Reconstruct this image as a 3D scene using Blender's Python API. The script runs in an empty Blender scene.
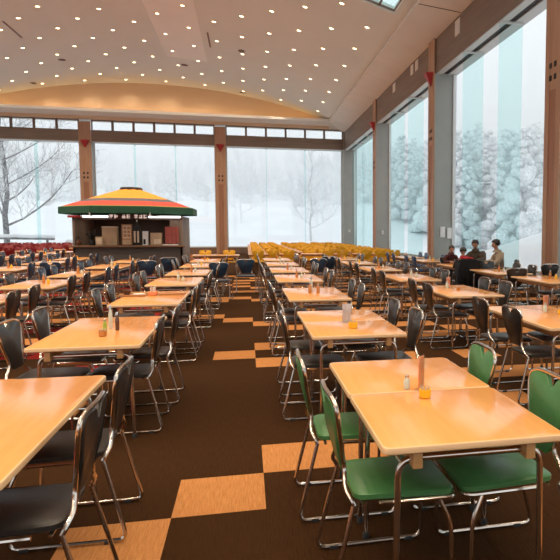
import bpy, bmesh, math, random
from mathutils import Vector, Matrix
random.seed(7)
C = bpy.context.scene.collection
PI = math.pi
V = Vector

# ------------------------------------------------------------------ materials
def new_mat(name):
    m = bpy.data.materials.new(name); m.use_nodes = True
    nt = m.node_tree; nt.nodes.clear()
    return m, nt, nt.nodes, nt.links

def pbr(name, col, rough=.5, metal=0., noise=None, scale=8., bump=0., stretch=(1, 1, 1), emit=None, es=0., coat=0., coords='Object', spec=.5, detail=4):
    """principled material; noise = second colour mixed in by a (stretched) noise texture"""
    m, nt, N, L = new_mat(name)
    out = N.new('ShaderNodeOutputMaterial'); b = N.new('ShaderNodeBsdfPrincipled')
    L.new(b.outputs[0], out.inputs[0])
    b.inputs['Base Color'].default_value = (*col, 1); b.inputs['Roughness'].default_value = rough
    b.inputs['Metallic'].default_value = metal; b.inputs['Specular IOR Level'].default_value = spec
    if coat: b.inputs['Coat Weight'].default_value = coat; b.inputs['Coat Roughness'].default_value = .12
    if emit: b.inputs['Emission Color'].default_value = (*emit, 1); b.inputs['Emission Strength'].default_value = es
    if noise or bump:
        tc = N.new('ShaderNodeTexCoord'); mp = N.new('ShaderNodeMapping'); mp.inputs['Scale'].default_value = stretch
        L.new(tc.outputs[coords], mp.inputs[0])
        nz = N.new('ShaderNodeTexNoise'); nz.inputs['Scale'].default_value = scale; nz.inputs['Detail'].default_value = detail
        L.new(mp.outputs[0], nz.inputs['Vector'])
        if noise:
            r = N.new('ShaderNodeValToRGB'); r.color_ramp.elements[0].position = .32; r.color_ramp.elements[1].position = .68
            r.color_ramp.elements[0].color = (*col, 1); r.color_ramp.elements[1].color = (*noise, 1)
            L.new(nz.outputs[0], r.inputs[0]); L.new(r.outputs[0], b.inputs['Base Color'])
        if bump:
            bp = N.new('ShaderNodeBump'); bp.inputs['Strength'].default_value = bump; bp.inputs['Distance'].default_value = .01
            L.new(nz.outputs[0], bp.inputs['Height']); L.new(bp.outputs[0], b.inputs['Normal'])
    return m

def glass_mat(name, tint, gloss=.05, rough=.02):
    m, nt, N, L = new_mat(name)
    out = N.new('ShaderNodeOutputMaterial'); t = N.new('ShaderNodeBsdfTransparent'); g = N.new('ShaderNodeBsdfGlossy')
    t.inputs[0].default_value = (*tint, 1); g.inputs['Roughness'].default_value = rough
    g.inputs['Color'].default_value = (.9, .95, .95, 1)
    mx = N.new('ShaderNodeMixShader'); mx.inputs[0].default_value = gloss
    L.new(t.outputs[0], mx.inputs[1]); L.new(g.outputs[0], mx.inputs[2]); L.new(mx.outputs[0], out.inputs[0])
    return m

def emis(name, col, s):
    m, nt, N, L = new_mat(name)
    out = N.new('ShaderNodeOutputMaterial'); e = N.new('ShaderNodeEmission')
    e.inputs[0].default_value = (*col, 1); e.inputs[1].default_value = s; L.new(e.outputs[0], out.inputs[0])
    return m

M = dict(
    black=pbr('black_vinyl', (.016, .015, .014), .36, noise=(.024, .022, .020), scale=30, bump=.05),
    navy=pbr('navy_vinyl', (.012, .034, .070), .42, noise=(.016, .045, .085), scale=30, bump=.05),
    blue=pbr('blue_vinyl', (.018, .075, .19), .42, noise=(.02, .09, .22), scale=30, bump=.05),
    green=pbr('green_vinyl', (.055, .185, .060), .36, noise=(.065, .205, .066), scale=30, bump=.05),
    yellow=pbr('yellow_vinyl', (.80, .41, .014), .5, noise=(.74, .37, .012), scale=20),
    red=pbr('red_vinyl', (.24, .014, .020), .45, noise=(.20, .012, .017), scale=20),
    chrome=pbr('chrome', (.62, .56, .50), .20, 1.),
    rubber=pbr('rubber', (.02, .02, .02), .7),
    top=pbr('table_laminate', (.78, .342, .098), .16, noise=(.83, .382, .120), scale=3., stretch=(9, .8, 1), spec=.55),
    edge=pbr('table_edge', (.74, .50, .28), .45, noise=(.66, .42, .22), scale=10, stretch=(1, 1, 30)),
    bearer=pbr('bearer_wood', (.62, .34, .13), .5, noise=(.52, .27, .1), scale=6, stretch=(12, 1, 12)),
    ceil=pbr('ceiling_plaster', (.735, .755, .70), .85, noise=(.755, .775, .72), scale=.6),
    pale=pbr('ceiling_pale', (.87, .87, .83), .85, noise=(.89, .89, .85), scale=.8),
    soffit=pbr('soffit_board', (.78, .755, .69), .8, noise=(.74, .715, .65), scale=1.2),
    tymp=pbr('tympanum_plaster', (.70, .52, .35), .85, noise=(.68, .50, .33), scale=.7),
    wood=pbr('column_wood', (.50, .305, .195), .5, noise=(.41, .235, .14), scale=2.2, stretch=(6, 6, .35)),
    wood2=pbr('column_inlay', (.38, .19, .11), .5, noise=(.31, .15, .085), scale=2.2, stretch=(6, 6, .35)),
    beam=pbr('beam_wood', (.25, .185, .14), .6, noise=(.195, .145, .11), scale=1.6, stretch=(.4, .4, 6)),
    frame=pbr('frame_wood', (.20, .125, .085), .6, noise=(.16, .10, .07), scale=3),
    grey=pbr('column_grey', (.34, .36, .335), .7, noise=(.31, .33, .31), scale=1.5),
    alu=pbr('aluminium_strip', (.62, .64, .63), .45, .2),
    dark=pbr('dark_slot', (.012, .010, .009), .6),
    redtri=pbr('red_marker', (.42, .03, .035), .5, noise=(.38, .025, .03), scale=6),
    wall=pbr('wall_paint', (.55, .44, .33), .8, noise=(.5, .4, .3), scale=2),
    white=pbr('white_plastic', (.78, .78, .76), .4, noise=(.74, .74, .72), scale=5),
    pane=glass_mat('clear_glass', (.985, .995, .995), .03),
    fin=glass_mat('green_edge_glass', (.86, .95, .945), .05),
    snow=pbr('snow', (.88, .90, .92), .8, noise=(.80, .83, .86), scale=.25, bump=.2),
    trim=pbr('downlight_ring', (.75, .68, .58), .5),
    bulb=emis('downlight_glow', (1., .72, .40), 9.),
)

def carpet(name, a, b):
    m, nt, N, L = new_mat(name)
    out = N.new('ShaderNodeOutputMaterial'); p = N.new('ShaderNodeBsdfPrincipled'); p.inputs['Roughness'].default_value = .95
    p.inputs['Specular IOR Level'].default_value = .04
    tc = N.new('ShaderNodeTexCoord'); mp = N.new('ShaderNodeMapping'); mp.inputs['Scale'].default_value = (140, 9, 1)
    nz = N.new('ShaderNodeTexNoise'); nz.inputs['Scale'].default_value = 1.; nz.inputs['Detail'].default_value = 3
    n2 = N.new('ShaderNodeTexNoise'); n2.inputs['Scale'].default_value = 90.; n2.inputs['Detail'].default_value = 2
    mm = N.new('ShaderNodeMath'); mm.operation = 'MULTIPLY_ADD'; mm.inputs[1].default_value = .45
    r = N.new('ShaderNodeValToRGB'); r.color_ramp.elements[0].position = .4; r.color_ramp.elements[1].position = .95
    r.color_ramp.elements[0].color = (*a, 1); r.color_ramp.elements[1].color = (*b, 1)
    L.new(tc.outputs['Object'], mp.inputs[0]); L.new(mp.outputs[0], nz.inputs['Vector']); L.new(tc.outputs['Object'], n2.inputs['Vector'])
    L.new(n2.outputs[0], mm.inputs[0]); L.new(nz.outputs[0], mm.inputs[2]); L.new(mm.outputs[0], r.inputs[0]); L.new(r.outputs[0], p.inputs['Base Color'])
    bp = N.new('ShaderNodeBump'); bp.inputs['Strength'].default_value = .5; bp.inputs['Distance'].default_value = .004
    L.new(mm.outputs[0], bp.inputs['Height']); L.new(bp.outputs[0], p.inputs['Normal']); L.new(p.outputs[0], out.inputs[0])
    return m
M['carpet_dark'] = carpet('carpet_dark', (.028, .0125, .0045), (.048, .0215, .0080))
M['carpet_orange'] = carpet('carpet_orange', (.33, .135, .042), (.52, .24, .085))
M['carpet_red'] = carpet('carpet_red', (.15, .012, .011), (.25, .022, .018))

def forest_mat(name, a, b, sc):
    m, nt, N, L = new_mat(name)
    out = N.new('ShaderNodeOutputMaterial'); p = N.new('ShaderNodeBsdfDiffuse')
    tc = N.new('ShaderNodeTexCoord'); nz = N.new('ShaderNodeTexNoise'); nz.inputs['Scale'].default_value = sc; nz.inputs['Detail'].default_value = 6
    nz.inputs['Roughness'].default_value = .7
    r = N.new('ShaderNodeValToRGB'); r.color_ramp.elements[0].position = .42; r.color_ramp.elements[1].position = .60
    r.color_ramp.elements[0].color = (*a, 1); r.color_ramp.elements[1].color = (*b, 1)
    L.new(tc.outputs['Object'], nz.inputs['Vector']); L.new(nz.outputs[0], r.inputs[0]); L.new(r.outputs[0], p.inputs[0]); L.new(p.outputs[0], out.inputs[0])
    return m
M['frost'] = forest_mat('frosted_conifer', (.55, .59, .60), (.92, .94, .96), 5.5)
M['hill'] = forest_mat('snowy_woodland', (.74, .77, .79), (.90, .92, .94), .5)
M['bark'] = pbr('frosted_bark', (.13, .12, .118), .9, noise=(.34, .34, .35), scale=5)
M['twig'] = pbr('snowy_twig', (.36, .355, .355), .9, noise=(.85, .86, .88), scale=4)

# ------------------------------------------------------------------ mesh helpers
def obj(name, bm, mat, parent=None, loc=None, smooth=True):
    me = bpy.data.meshes.new(name)
    bmesh.ops.recalc_face_normals(bm, faces=bm.faces)
    bm.to_mesh(me); bm.free()
    for m in (mat if isinstance(mat, (list, tuple)) else [mat]):
        me.materials.append(m)
    if smooth:
        me.polygons.foreach_set('use_smooth', [True] * len(me.polygons)); me.set_sharp_from_angle(angle=math.radians(38))
    o = bpy.data.objects.new(name, me); C.objects.link(o)
    if parent: o.parent = parent
    if loc: o.location = loc
    return o

def tag(o, label, cat, group=None, kind=None):
    o['label'] = label; o['category'] = cat
    if group: o['group'] = group
    if kind: o['kind'] = kind
    return o

def thing(name, label, cat, loc=(0, 0, 0), rz=0, group=None):
    o = bpy.data.objects.new(name, None); C.objects.link(o); o.empty_display_size = .1
    o.location = loc; o.rotation_euler = (0, 0, rz)
    return tag(o, label, cat, group)

def struct(o):
    o['kind'] = 'structure'; return o

def box(bm, x0, x1, y0, y1, z0, z1, bevel=0., mi=0, seg=2):
    r = bmesh.ops.create_cube(bm, size=1)
    vs = r['verts']
    for v in vs:
        v.co = V((x0 + (v.co.x + .5) * (x1 - x0), y0 + (v.co.y + .5) * (y1 - y0), z0 + (v.co.z + .5) * (z1 - z0)))
    fs = list({f for v in vs for f in v.link_faces})
    for f in fs: f.material_index = mi
    if bevel:
        es = list({e for v in vs for e in v.link_edges})
        r = bmesh.ops.bevel(bm, geom=es, offset=bevel, segments=seg, affect='EDGES', profile=.5)
        for f in r['faces']: f.material_index = mi
    return vs

def fillet(pts, r, n=4):
    pts = [V(p) for p in pts]; out = [pts[0]]
    for i in range(1, len(pts) - 1):
        a, b, c = pts[i - 1], pts[i], pts[i + 1]
        d1, d2 = (a - b), (c - b); k = min(r, d1.length * .49, d2.length * .49)
        p, q = b + d1.normalized() * k, b + d2.normalized() * k
        for j in range(n + 1):
            t = j / n; out.append((1 - t) ** 2 * p + 2 * t * (1 - t) * b + t * t * q)
    out.append(pts[-1]); return out

def tube(bm, pts, r, seg=8, closed=False, mi=0, r2=None, cap=True):
    pts = [V(p) for p in pts]; n = len(pts); rings = []
    up = None
    for i in range(n):
        if closed: t = pts[(i + 1) % n] - pts[i - 1]
        else: t = pts[min(i + 1, n - 1)] - pts[max(i - 1, 0)]
        t.normalize()
        if up is None:
            up = t.orthogonal().normalized()
        else:
            up = (up - t * up.dot(t))
            up = up.normalized() if up.length > 1e-6 else t.orthogonal().normalized()
        s = t.cross(up); rr = r if r2 is None else r + (r2 - r) * i / (n - 1)
        rings.append([bm.verts.new(pts[i] + (up * math.cos(a) + s * math.sin(a)) * rr) for a in (2 * PI * k / seg for k in range(seg))])
    for i in range(n if closed else n - 1):
        A, B = rings[i], rings[(i + 1) % n]
        off = 0
        if closed and i == n - 1:   # match twist
            off = min(range(seg), key=lambda o: sum((A[k].co - B[(k + o) % seg].co).length for k in range(seg)))
        for k in range(seg):
            f = bm.faces.new((A[k], A[(k + 1) % seg], B[(k + 1 + off) % seg], B[(k + off) % seg])); f.material_index = mi
    if not closed and cap:
        for R in (rings[0], rings[-1]):
            f = bm.faces.new(R); f.material_index = mi

def lathe(bm, prof, seg=12, at=(0, 0, 0), mi=0):
    at = V(at); rings = []
    for r, z in prof:
        rings.append([bm.verts.new(at + V((r * math.cos(2 * PI * k / seg), r * math.sin(2 * PI * k / seg), z))) for k in range(seg)])
    for A, B in zip(rings, rings[1:]):
        for k in range(seg):
            f = bm.faces.new((A[k], A[(k + 1) % seg], B[(k + 1) % seg], B[k])); f.material_index = mi
    for R in (rings[0], rings[-1]):
        f = bm.faces.new(R); f.material_index = mi

def plate(bm, outline, place, thick, mi=0, bevel=.008):
    """outline: 2-D points; place(u, v, w) -> 3-D; extruded by thick along w, rims bevelled by an inset ring"""
    n = len(outline)
    cu = sum(p[0] for p in outline) / n; cv = sum(p[1] for p in outline) / n
    def ring(w, s):
        out = []
        for u, v in outline:
            d = math.hypot(u - cu, v - cv) or 1
            out.append(bm.verts.new(place(u - (u - cu) / d * s, v - (v - cv) / d * s, w)))
        return out
    h = thick / 2; b = bevel
    rs = [ring(-h, b), ring(-h + b * .6, 0), ring(h - b * .6, 0), ring(h, b)]
    for A, B in zip(rs, rs[1:]):
        for k in range(n):
            f = bm.faces.new((A[k], A[(k + 1) % n], B[(k + 1) % n], B[k])); f.material_index = mi
    for R in (rs[0], rs[-1]):
        f = bm.faces.new(R); f.material_index = mi

def copy_tree(o, parent=None):
    c = o.copy(); C.objects.link(c)
    if parent: c.parent = parent
    for ch in o.children: copy_tree(ch, c)
    return c

# ------------------------------------------------------------------ camera (level of the eye of someone standing)
def camera():
    yaw, pitch, roll, f, cx, h = .2364, .0768, .0027, 620., 396.3, 1.5053
    cy, sy = math.cos(yaw), math.sin(yaw)
    r = V((cy, -sy, 0)); fw = V((sy, cy, 0)); u = V((0, 0, 1))
    cp, sp = math.cos(pitch), math.sin(pitch)
    f2 = fw * cp - u * sp; u2 = u * cp + fw * sp
    r3 = r * math.cos(roll) + u2 * math.sin(roll); u3 = u2 * math.cos(roll) - r * math.sin(roll)
    cd = bpy.data.cameras.new('camera'); co = bpy.data.objects.new('camera', cd); C.objects.link(co)
    cd.sensor_width = 36; cd.lens = f / 560 * 36; cd.shift_x = (280 - cx) / 560; cd.clip_end = 1000; cd.clip_start = .05
    m = Matrix((r3, u3, -f2)).transposed().to_4x4(); m.translation = V((0, 0, h)); co.matrix_world = m
    bpy.context.scene.camera = co
camera()

# ------------------------------------------------------------------ room dimensions
XR, GXR = 6.8, 7.6            # inner face of the side columns, glass line
XL, GXL = -18.4, -19.2
YB, GYB = 44.4, 45.2
YF = -7.0
ZH, ZB = 7.33, 8.55           # window head, top of the beam
XA, ZA, RA = -5.8, 11.12, 36. # the barrel's crown
def zc(x): return ZA - RA + math.sqrt(RA * RA - (x - XA) ** 2)

# floor: one mesh of carpet tiles
def floor():
    bm = bmesh.new(); tx, ty = .49, .52; x0, y0 = -.41, 3.35
    orange = {(-1, -1), (0, 0), (1, 1), (2, 1), (1, 7), (0, 8), (1, 9), (1, 13), (0, 14), (-1, 15), (-2, 15), (2, 12),
              (1, 20), (0, 21), (-1, 21), (2, 20), (0, 27), (1, 26), (-1, 28), (1, 33), (0, 34), (-1, 35), (-1, 20), (0, 24), (1, 24),
              (0, 29), (1, 31), (0, 31)}
    i0, i1 = math.floor((GXL - x0) / tx), math.ceil((GXR - x0) / tx)
    j0, j1 = math.floor((YF - y0) / ty), math.ceil((GYB - y0) / ty)
    vs = {}
    def vert(i, j):
        if (i, j) not in vs:
            vs[i, j] = bm.verts.new((min(max(x0 + i * tx, GXL), GXR), min(max(y0 + j * ty, YF), GYB), 0))
        return vs[i, j]
    for i in range(i0, i1):
        for j in range(j0, j1):
            f = bm.faces.new((vert(i, j), vert(i + 1, j), vert(i + 1, j + 1), vert(i, j + 1)))
            k = 0
            if -1 <= i <= 2 or -3 < i < -1:
                k = 1 if (i, j) in orange else 0
            elif i == 3 and j <= 8: k = 0
            elif 3 <= i <= 6: k = 1 if ((j % 2 == 0) if j > 8 else (j % 2 == 1 and (i + j) % 3 != 0)) else 0
            elif i > 6: k = 1 if (j + (i // 4)) % 3 == 0 else 0
            elif i <= -3: k = (2, 0, 1, 0, 0, 2, 0, 1, 0)[(j + (i // 3) * 2) % 9]
            f.material_index = k
    o = obj('floor', bm, [M['carpet_dark'], M['carpet_orange'], M['carpet_red']], smooth=False); struct(o)
floor()

# ceiling barrel with a rooflight opening, tympanum, soffits
CX0, CX1 = -17.2, 5.72
SKX0, SKX1, SKY0, SKY1 = 3.62, 5.3, 13.5, 22.4
def ceiling():
    bm = bmesh.new()
    xs = sorted(set([CX0 + (CX1 - CX0) * i / 40 for i in range(41)] + [SKX0, SKX1])); ys = [YF, SKY0, SKY1, 43.9]
    g = [[bm.verts.new((x, y, zc(x))) for y in ys] for x in xs]
    for i in range(len(xs) - 1):
        for j in range(3):
            if j == 1 and xs[i] >= SKX0 - 1e-6 and xs[i + 1] <= SKX1 + 1e-6: continue
            bm.faces.new((g[i][j], g[i][j + 1], g[i + 1][j + 1], g[i + 1][j]))
    g2 = bmesh.ops.extrude_face_region(bm, geom=bm.faces[:])
    for v in [e for e in g2['geom'] if isinstance(e, bmesh.types.BMVert)]: v.co.z += .25
    struct(obj('ceiling', bm, M['ceil']))
    # thin paler strip lying just under the barrel
    bm = bmesh.new(); xs = [-4.08 + 2.1 * i / 8 for i in range(9)]
    a = [[bm.verts.new((x, y, zc(x) - .012)) for y in (YF, 36.75)] for x in xs]
    for i in range(8): bm.faces.new((a[i][0], a[i][1], a[i + 1][1], a[i + 1][0]))
    g2 = bmesh.ops.extrude_face_region(bm, geom=bm.faces[:])
    for v in [e for e in g2['geom'] if isinstance(e, bmesh.types.BMVert)]: v.co.z += .011
    struct(obj('trim_1', bm, M['pale']))
    # tympanum at the far end and its twin behind the viewer
    for k, (y, nm) in enumerate(((43.9, 'wall_tympanum_back'), (YF - .2, 'wall_tympanum_front'))):
        bm = bmesh.new(); xs = [CX0 + (CX1 - CX0) * i / 40 for i in range(41)]
        lo = [bm.verts.new((x, y, 8.7)) for x in xs]; hi = [bm.verts.new((x, y, zc(x) + .2)) for x in xs]
        for i in range(40): bm.faces.new((lo[i], lo[i + 1], hi[i + 1], hi[i]))
        g2 = bmesh.ops.extrude_face_region(bm, geom=bm.faces[:])
        for v in [e for e in g2['geom'] if isinstance(e, bmesh.types.BMVert)]: v.co.y += .2
        struct(obj(nm, bm, M['tymp']))
    # sloping soffits: right, left, back
    def prism(name, prof, mat, axis, a, b):
        bm = bmesh.new(); A = []; B = []
        for p, z in prof:
            A.append(bm.verts.new((p, a, z) if axis == 'y' else (a, p, z))); B.append(bm.verts.new((p, b, z) if axis == 'y' else (b, p, z)))
        n = len(prof)
        for i in range(n): bm.faces.new((A[i], A[(i + 1) % n], B[(i + 1) % n], B[i]))
        bm.faces.new(A); bm.faces.new(B)
        return struct(obj(name, bm, mat, smooth=False))
    prism('trim_2', [(7.7, 8.55), (6.85, 8.6), (5.62, 9.06), (5.62, 9.17), (5.74, 9.32), (7.7, 9.4)], M['soffit'], 'y', YF, 44.5)
    mir = lambda x: 2 * XA - x
    prism('trim_3', [(mir(x), z) for x, z in [(7.7, 8.55), (6.85, 8.6), (5.62, 9.06), (5.62, 9.17), (5.74, 9.32), (7.7, 9.4)]], M['soffit'], 'y', YF, 44.5)
    prism('trim_4', [(45.3, 8.74), (44.45, 8.77), (43.05, 9.06), (43.05, 9.2), (43.9, 9.12), (45.3, 9.2)], M['soffit'], 'x', CX0 - 1.9, 7.7)
    prism('trim_5', [(43.0, 9.05), (43.06, 9.05), (43.06, 9.22), (43.0, 9.22)], M['pale'], 'x', CX0, 5.62)
    # expansion joint across the soffit
    bm = bmesh.new(); tube(bm, [(5.64, 20.4, 9.045), (6.84, 19.6, 8.598)], .012, 4); struct(obj('trim_6', bm, M['dark']))
    # rooflight
    t = bpy.data.objects.new('window_9', None); C.objects.link(t); struct(t)
    bm = bmesh.new()
    for y in [SKY0 + (SKY1 - SKY0) * i / 8 for i in range(9)]:
        tube(bm, [(SKX0, y, zc(SKX0) + .1), (SKX1, y, zc(SKX1) + .1)], .05, 4)
    for k in range(4):
        x = SKX0 + (SKX1 - SKX0) * k / 3; tube(bm, [(x, SKY0, zc(x) + .1), (x, SKY1, zc(x) + .1)], .04, 4)
    obj('window_frame', bm, M['frame'], t, smooth=False)
    bm = bmesh.new(); box(bm, SKX0, SKX1, SKY0, SKY1, 0, .02)
    for v in bm.verts: v.co.z += zc(v.co.x) + .14
    obj('pane', bm, M['fin'], t, smooth=False)
ceiling()

# ------------------------------------------------------------------ columns, beams, windows
def column(x, y, axis, sgn, name, w=.74):
    """axis 'x': stands on a side wall, face looks along -sgn x; axis 'y': on the back wall"""
    root = bpy.data.objects.new(name, None); C.objects.link(root); root.location = (x, y, 0); struct(root)
    # local: face toward -y, width along x, depth 0..0.8 along +y
    root.rotation_euler = (0, 0, {('y', 1): 0, ('x', 1): -PI / 2, ('x', -1): PI / 2, ('y', -1): PI}[axis, sgn])
    h = w / 2
    bm = bmesh.new(); box(bm, -h, h, .045, .82, 0, ZH + .03, .01); obj('core', bm, M['grey'], root, smooth=False)
    bm = bmesh.new()
    box(bm, -h, -h + .2, 0, .045, 0, 8.62, .008); box(bm, h - .2, h, 0, .045, 0, 8.62, .008)
    box(bm, -h + .2, h - .2, .012, .045, 4.75, 8.62); obj('face_board', bm, M['wood'], root, smooth=False)
    bm = bmesh.new(); box(bm, -h + .2, h - .2, .02, .045, .0, 4.75); obj('inlay_board', bm, M['wood2'], root, smooth=False)
    bm = bmesh.new(); box(bm, -h + .03, h - .03, .045, .2, ZH, 8.62); obj('post_head', bm, M['beam'], root, smooth=False)
    bm = bmesh.new()
    for a in (-.11, .11):
        for z in (5.02, 5.30): box(bm, a - .05, a + .05, -.006, .02, z - .06, z + .06, .004)
    obj('bolt_cap', bm, M['dark'], root, smooth=False)
    bm = bmesh.new()
    A = [bm.verts.new(p) for p in ((-.30, -.01, 7.42), (.30, -.01, 7.42), (0, -.01, 6.92))]
    B = [bm.verts.new(p) for p in ((-.2, -.25, 7.42), (.2, -.25, 7.42))]
    bm.faces.new(A); bm.faces.new((A[0], B[0], B[1], A[1])); bm.faces.new((A[0], A[2], B[0])); bm.faces.new((A[1], B[1], A[2])); bm.faces.new((B[0], A[2], B[1]))
    obj('red_marker', bm, M['redtri'], root, smooth=False)
    return root

COLY = [-3.6, 4.2, 13.15, 22.75, 33.48]
n = 0
for s, x in ((1, XR), (-1, XL)):
    for y in COLY: column(x, y, 'x', s, 'column' if n == 0 else 'column.%03d' % n); n += 1
COLX = [-10.12, -1.66]
for x in COLX: column(x, YB, 'y', 1, 'column.%03d' % n); n += 1
# corner piers
for x0, x1 in ((XR, 7.75), (-19.35, XL)):
    bm = bmesh.new(); box(bm, x0, x1, YB - .02, GYB + .1, 0, 8.8, .01); struct(obj('column', bm, M['grey'], smooth=False))

wn = [0]
def window(a, b, fixed, axis, sgn, cler=False):
    """glazed bay between two columns from a to b; fixed = glass plane coordinate; sgn = direction outward"""
    wn[0] += 1
    root = bpy.data.objects.new('window_%d' % wn[0], None); C.objects.link(root); struct(root)
    def P(t, d, z): return V((t, fixed + sgn * d, z)) if axis == 'y' else V((fixed + sgn * d, t, z))
    def bx(bm, t0, t1, d0, d1, z0, z1):
        p, q = P(t0, d0, z0), P(t1, d1, z1)
        box(bm, min(p.x, q.x), max(p.x, q.x), min(p.y, q.y), max(p.y, q.y), z0, z1)
    bm = bmesh.new(); bx(bm, a, b, -.7, .08, .0, .42); obj('window_sill', bm, M['frame'], root, smooth=False)
    bm = bmesh.new()
    for t0, t1 in ((a, a + .06), (b - .06, b)): bx(bm, t0, t1, -.06, .06, .42, ZH)
    bx(bm, a, b, -.05, .05, .42, .48)
    obj('window_frame', bm, M['alu'], root, smooth=False)
    step = (b - a) / 3
    for k in range(3):
        bm = bmesh.new(); bx(bm, a + k * step + .01, a + (k + 1) * step - .01, -.006, .006, .46, ZH)
        obj('pane', bm, M['pane'], root, smooth=False)
    for k in (1, 2):
        bm = bmesh.new(); bx(bm, a + k * step - .008, a + k * step + .008, -.72, -.02, .42, ZH - .02)
        obj('glass_fin', bm, M['fin'], root, smooth=False)
        bm = bmesh.new(); bx(bm, a + k * step - .05, a + k * step + .05, -.72, -.0, ZH - .05, ZH + .0)
        obj('fin_bracket', bm, M['alu'], root, smooth=False)
    # head: two light strips with a dark slot between, below the timber beam
    bm = bmesh.new(); bx(bm, a, b, -.70, -.46, ZH, ZH + .06); bx(bm, a, b, -.26, .1, ZH, ZH + .06); obj('head_strip', bm, M['alu'], root, smooth=False)
    bm = bmesh.new(); bx(bm, a, b, -.46, -.26, ZH + .04, ZH + .12); obj('head_slot', bm, M['dark'], root, smooth=False)
    bm = bmesh.new()
    if cler:
        bx(bm, a, b, -.72, -.5, ZH + .03, 8.06); bx(bm, a, b, -.62, -.5, 8.06, 8.11); bx(bm, a, b, -.62, -.5, 8.70, 8.82)
        st = (b - a) / 6
        for k in range(7): bx(bm, max(a, a + k * st - .07), min(b, a + k * st + .07), -.62, -.5, 8.1, 8.72)
    else:
        bx(bm, a, b, -.72, -.5, ZH + .03, 8.64)
    obj('beam', bm, M['beam'], root, smooth=False)
    if cler:
        st = (b - a) / 6
        for k in range(6):
            bm = bmesh.new(); bx(bm, a + k * st + .07, a + (k + 1) * st - .07, -.57, -.56, 8.1, 8.71); obj('pane', bm, M['pane'], root, smooth=False)
        bm = bmesh.new(); bx(bm, a, b, -.1, .1, ZH + .06, 8.06); bx(bm, a, b, -.5, .1, 8.0, 8.06); obj('head_board', bm, M['frame'], root, smooth=False)
    else:
        bm = bmesh.new(); bx(bm, a, b, -.1, .1, ZH + .06, 8.8); obj('head_board', bm, M['frame'], root, smooth=False)
    return root
h = .37
for a, b in zip([YF] + [y + h for y in COLY], [y - h for y in COLY] + [YB - .02]):
    window(a, b, GXR, 'x', 1); 
window(COLX[1] + h, XR, GYB, 'y', 1, True); window(COLX[0] + h, COLX[1] - h, GYB, 'y', 1, True); 
window(XL, COLX[0] - h, GYB, 'y', 1, True)
wn[0] = 9
for a, b in zip([YF] + [y + h for y in COLY], [y - h for y in COLY] + [YB - .02]):
    window(a, b, GXL, 'x', -1)
# unseen end wall behind the viewer, left open above its dado to admit daylight
bm = bmesh.new(); box(bm, -19.4, 7.8, YF - .3, YF - .1, 0, 1.0); box(bm, -19.4, 7.8, YF - .3, YF - .1, 7.2, 8.9)
for x in (-19.2, -14.3, -10.1, -5.8, -1.7, 2.6, 7.6): box(bm, x - .3, x + .3, YF - .3, YF - .1, 0, 8.9)
struct(obj('wall_front', bm, M['wall'], smooth=False))
# far ends above the soffits are closed by the roof
bm = bmesh.new(); box(bm, -19.6, -17.1, YF - .3, 45.5, 9.42, 9.6); box(bm, 5.7, 8.0, YF - .3, 45.5, 9.42, 9.6); box(bm, -17.1, 5.7, 44.1, 45.5, 9.22, 9.6)
struct(obj('roof', bm, M['wall'], smooth=False))

# pale speaker panels and vents on the timber beam, switch plates on the columns
spots = [(19.75, 20.2, 8.0, 8.5, 'pale speaker panel on the timber beam above the tall clear pane nearest the viewer'),
         (24.85, 25.25, 8.12, 8.52, 'narrow pale panel on the beam just past the second red triangle'),
         (25.6, 26.0, 8.12, 8.52, 'pale panel on the beam, second past the red triangle'),
         (28.8, 29.3, 8.1, 8.5, 'faint pale panel on the beam in the middle of the farther bay')]
for a, b, z0, z1, lab in spots:
    bm = bmesh.new(); box(bm, 6.85, 6.885, a, b, z0, z1, .006); tag(obj('speaker_panel', bm, M['soffit'], smooth=False), lab, 'panel', 'panels on the side beam')
for x, y, z, lab in ((7.17, 22.35, 1.52, 'white paper notice plate on the grey side of the column behind the people'), (7.44, 22.35, 1.48, 'small white switch plate beside the notice plate'),
                     (7.2, 33.08, 1.5, 'white switch plate on the grey side of the second farthest column'), (7.2, 44.35, 1.6, 'white switch plate on the grey corner pier')):
    big = 'notice' in lab
    bm = bmesh.new(); box(bm, x - (.09 if big else .05), x + (.09 if big else .05), y - .02, y + .03, z - (.2 if big else .09), z + (.2 if big else .09), .006)
    t = obj('notice_plate' if big else 'switch_plate', bm, M['white'], smooth=False); tag(t, lab, 'plate')
    if not big:
        bm = bmesh.new(); box(bm, x - .02, x + .02, y - .032, y - .018, z - .04, z + .04, .004); obj('switch', bm, M['grey'], t, smooth=False)
# ceiling slots and vents
for x, y, ln, lab in ((-10.4, 32.9, 2.4, 'thin dark air slot in the ceiling at the kiosk side'), (-1.65, 32.5, 2.4, 'thin dark air slot beside the pale ceiling strip')):
    bm = bmesh.new(); box(bm, x - .04, x + .04, y - ln / 2, y + ln / 2, zc(x) - .02, zc(x) + .01, .004)
    tag(obj('air_slot', bm, M['frame'], smooth=False), lab, 'air slot', 'air slots')
for x, y, lab in ((-.08, 33.2, 'small round ceiling vent between two columns of downlights near the middle'), (-9.72, 38.2, 'small round ceiling vent at the kiosk side, farther one'),
                  (-12.5, 42.6, 'small dark ceiling vent close to the end gable at the kiosk side'), (-.1, 42.9, 'small dark ceiling vent close to the end gable at mid ceiling'), (-3.3, 38.2, 'small round ceiling vent just off the end of the pale strip')):
    bm = bmesh.new(); z = zc(x); lathe(bm, [(.2, .01), (.2, -.02), (.15, -.03), (.12, -.015)], 16, (x, y, z)); tag(obj('ceiling_vent', bm, M['frame']), lab, 'vent', 'ceiling vents')

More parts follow.
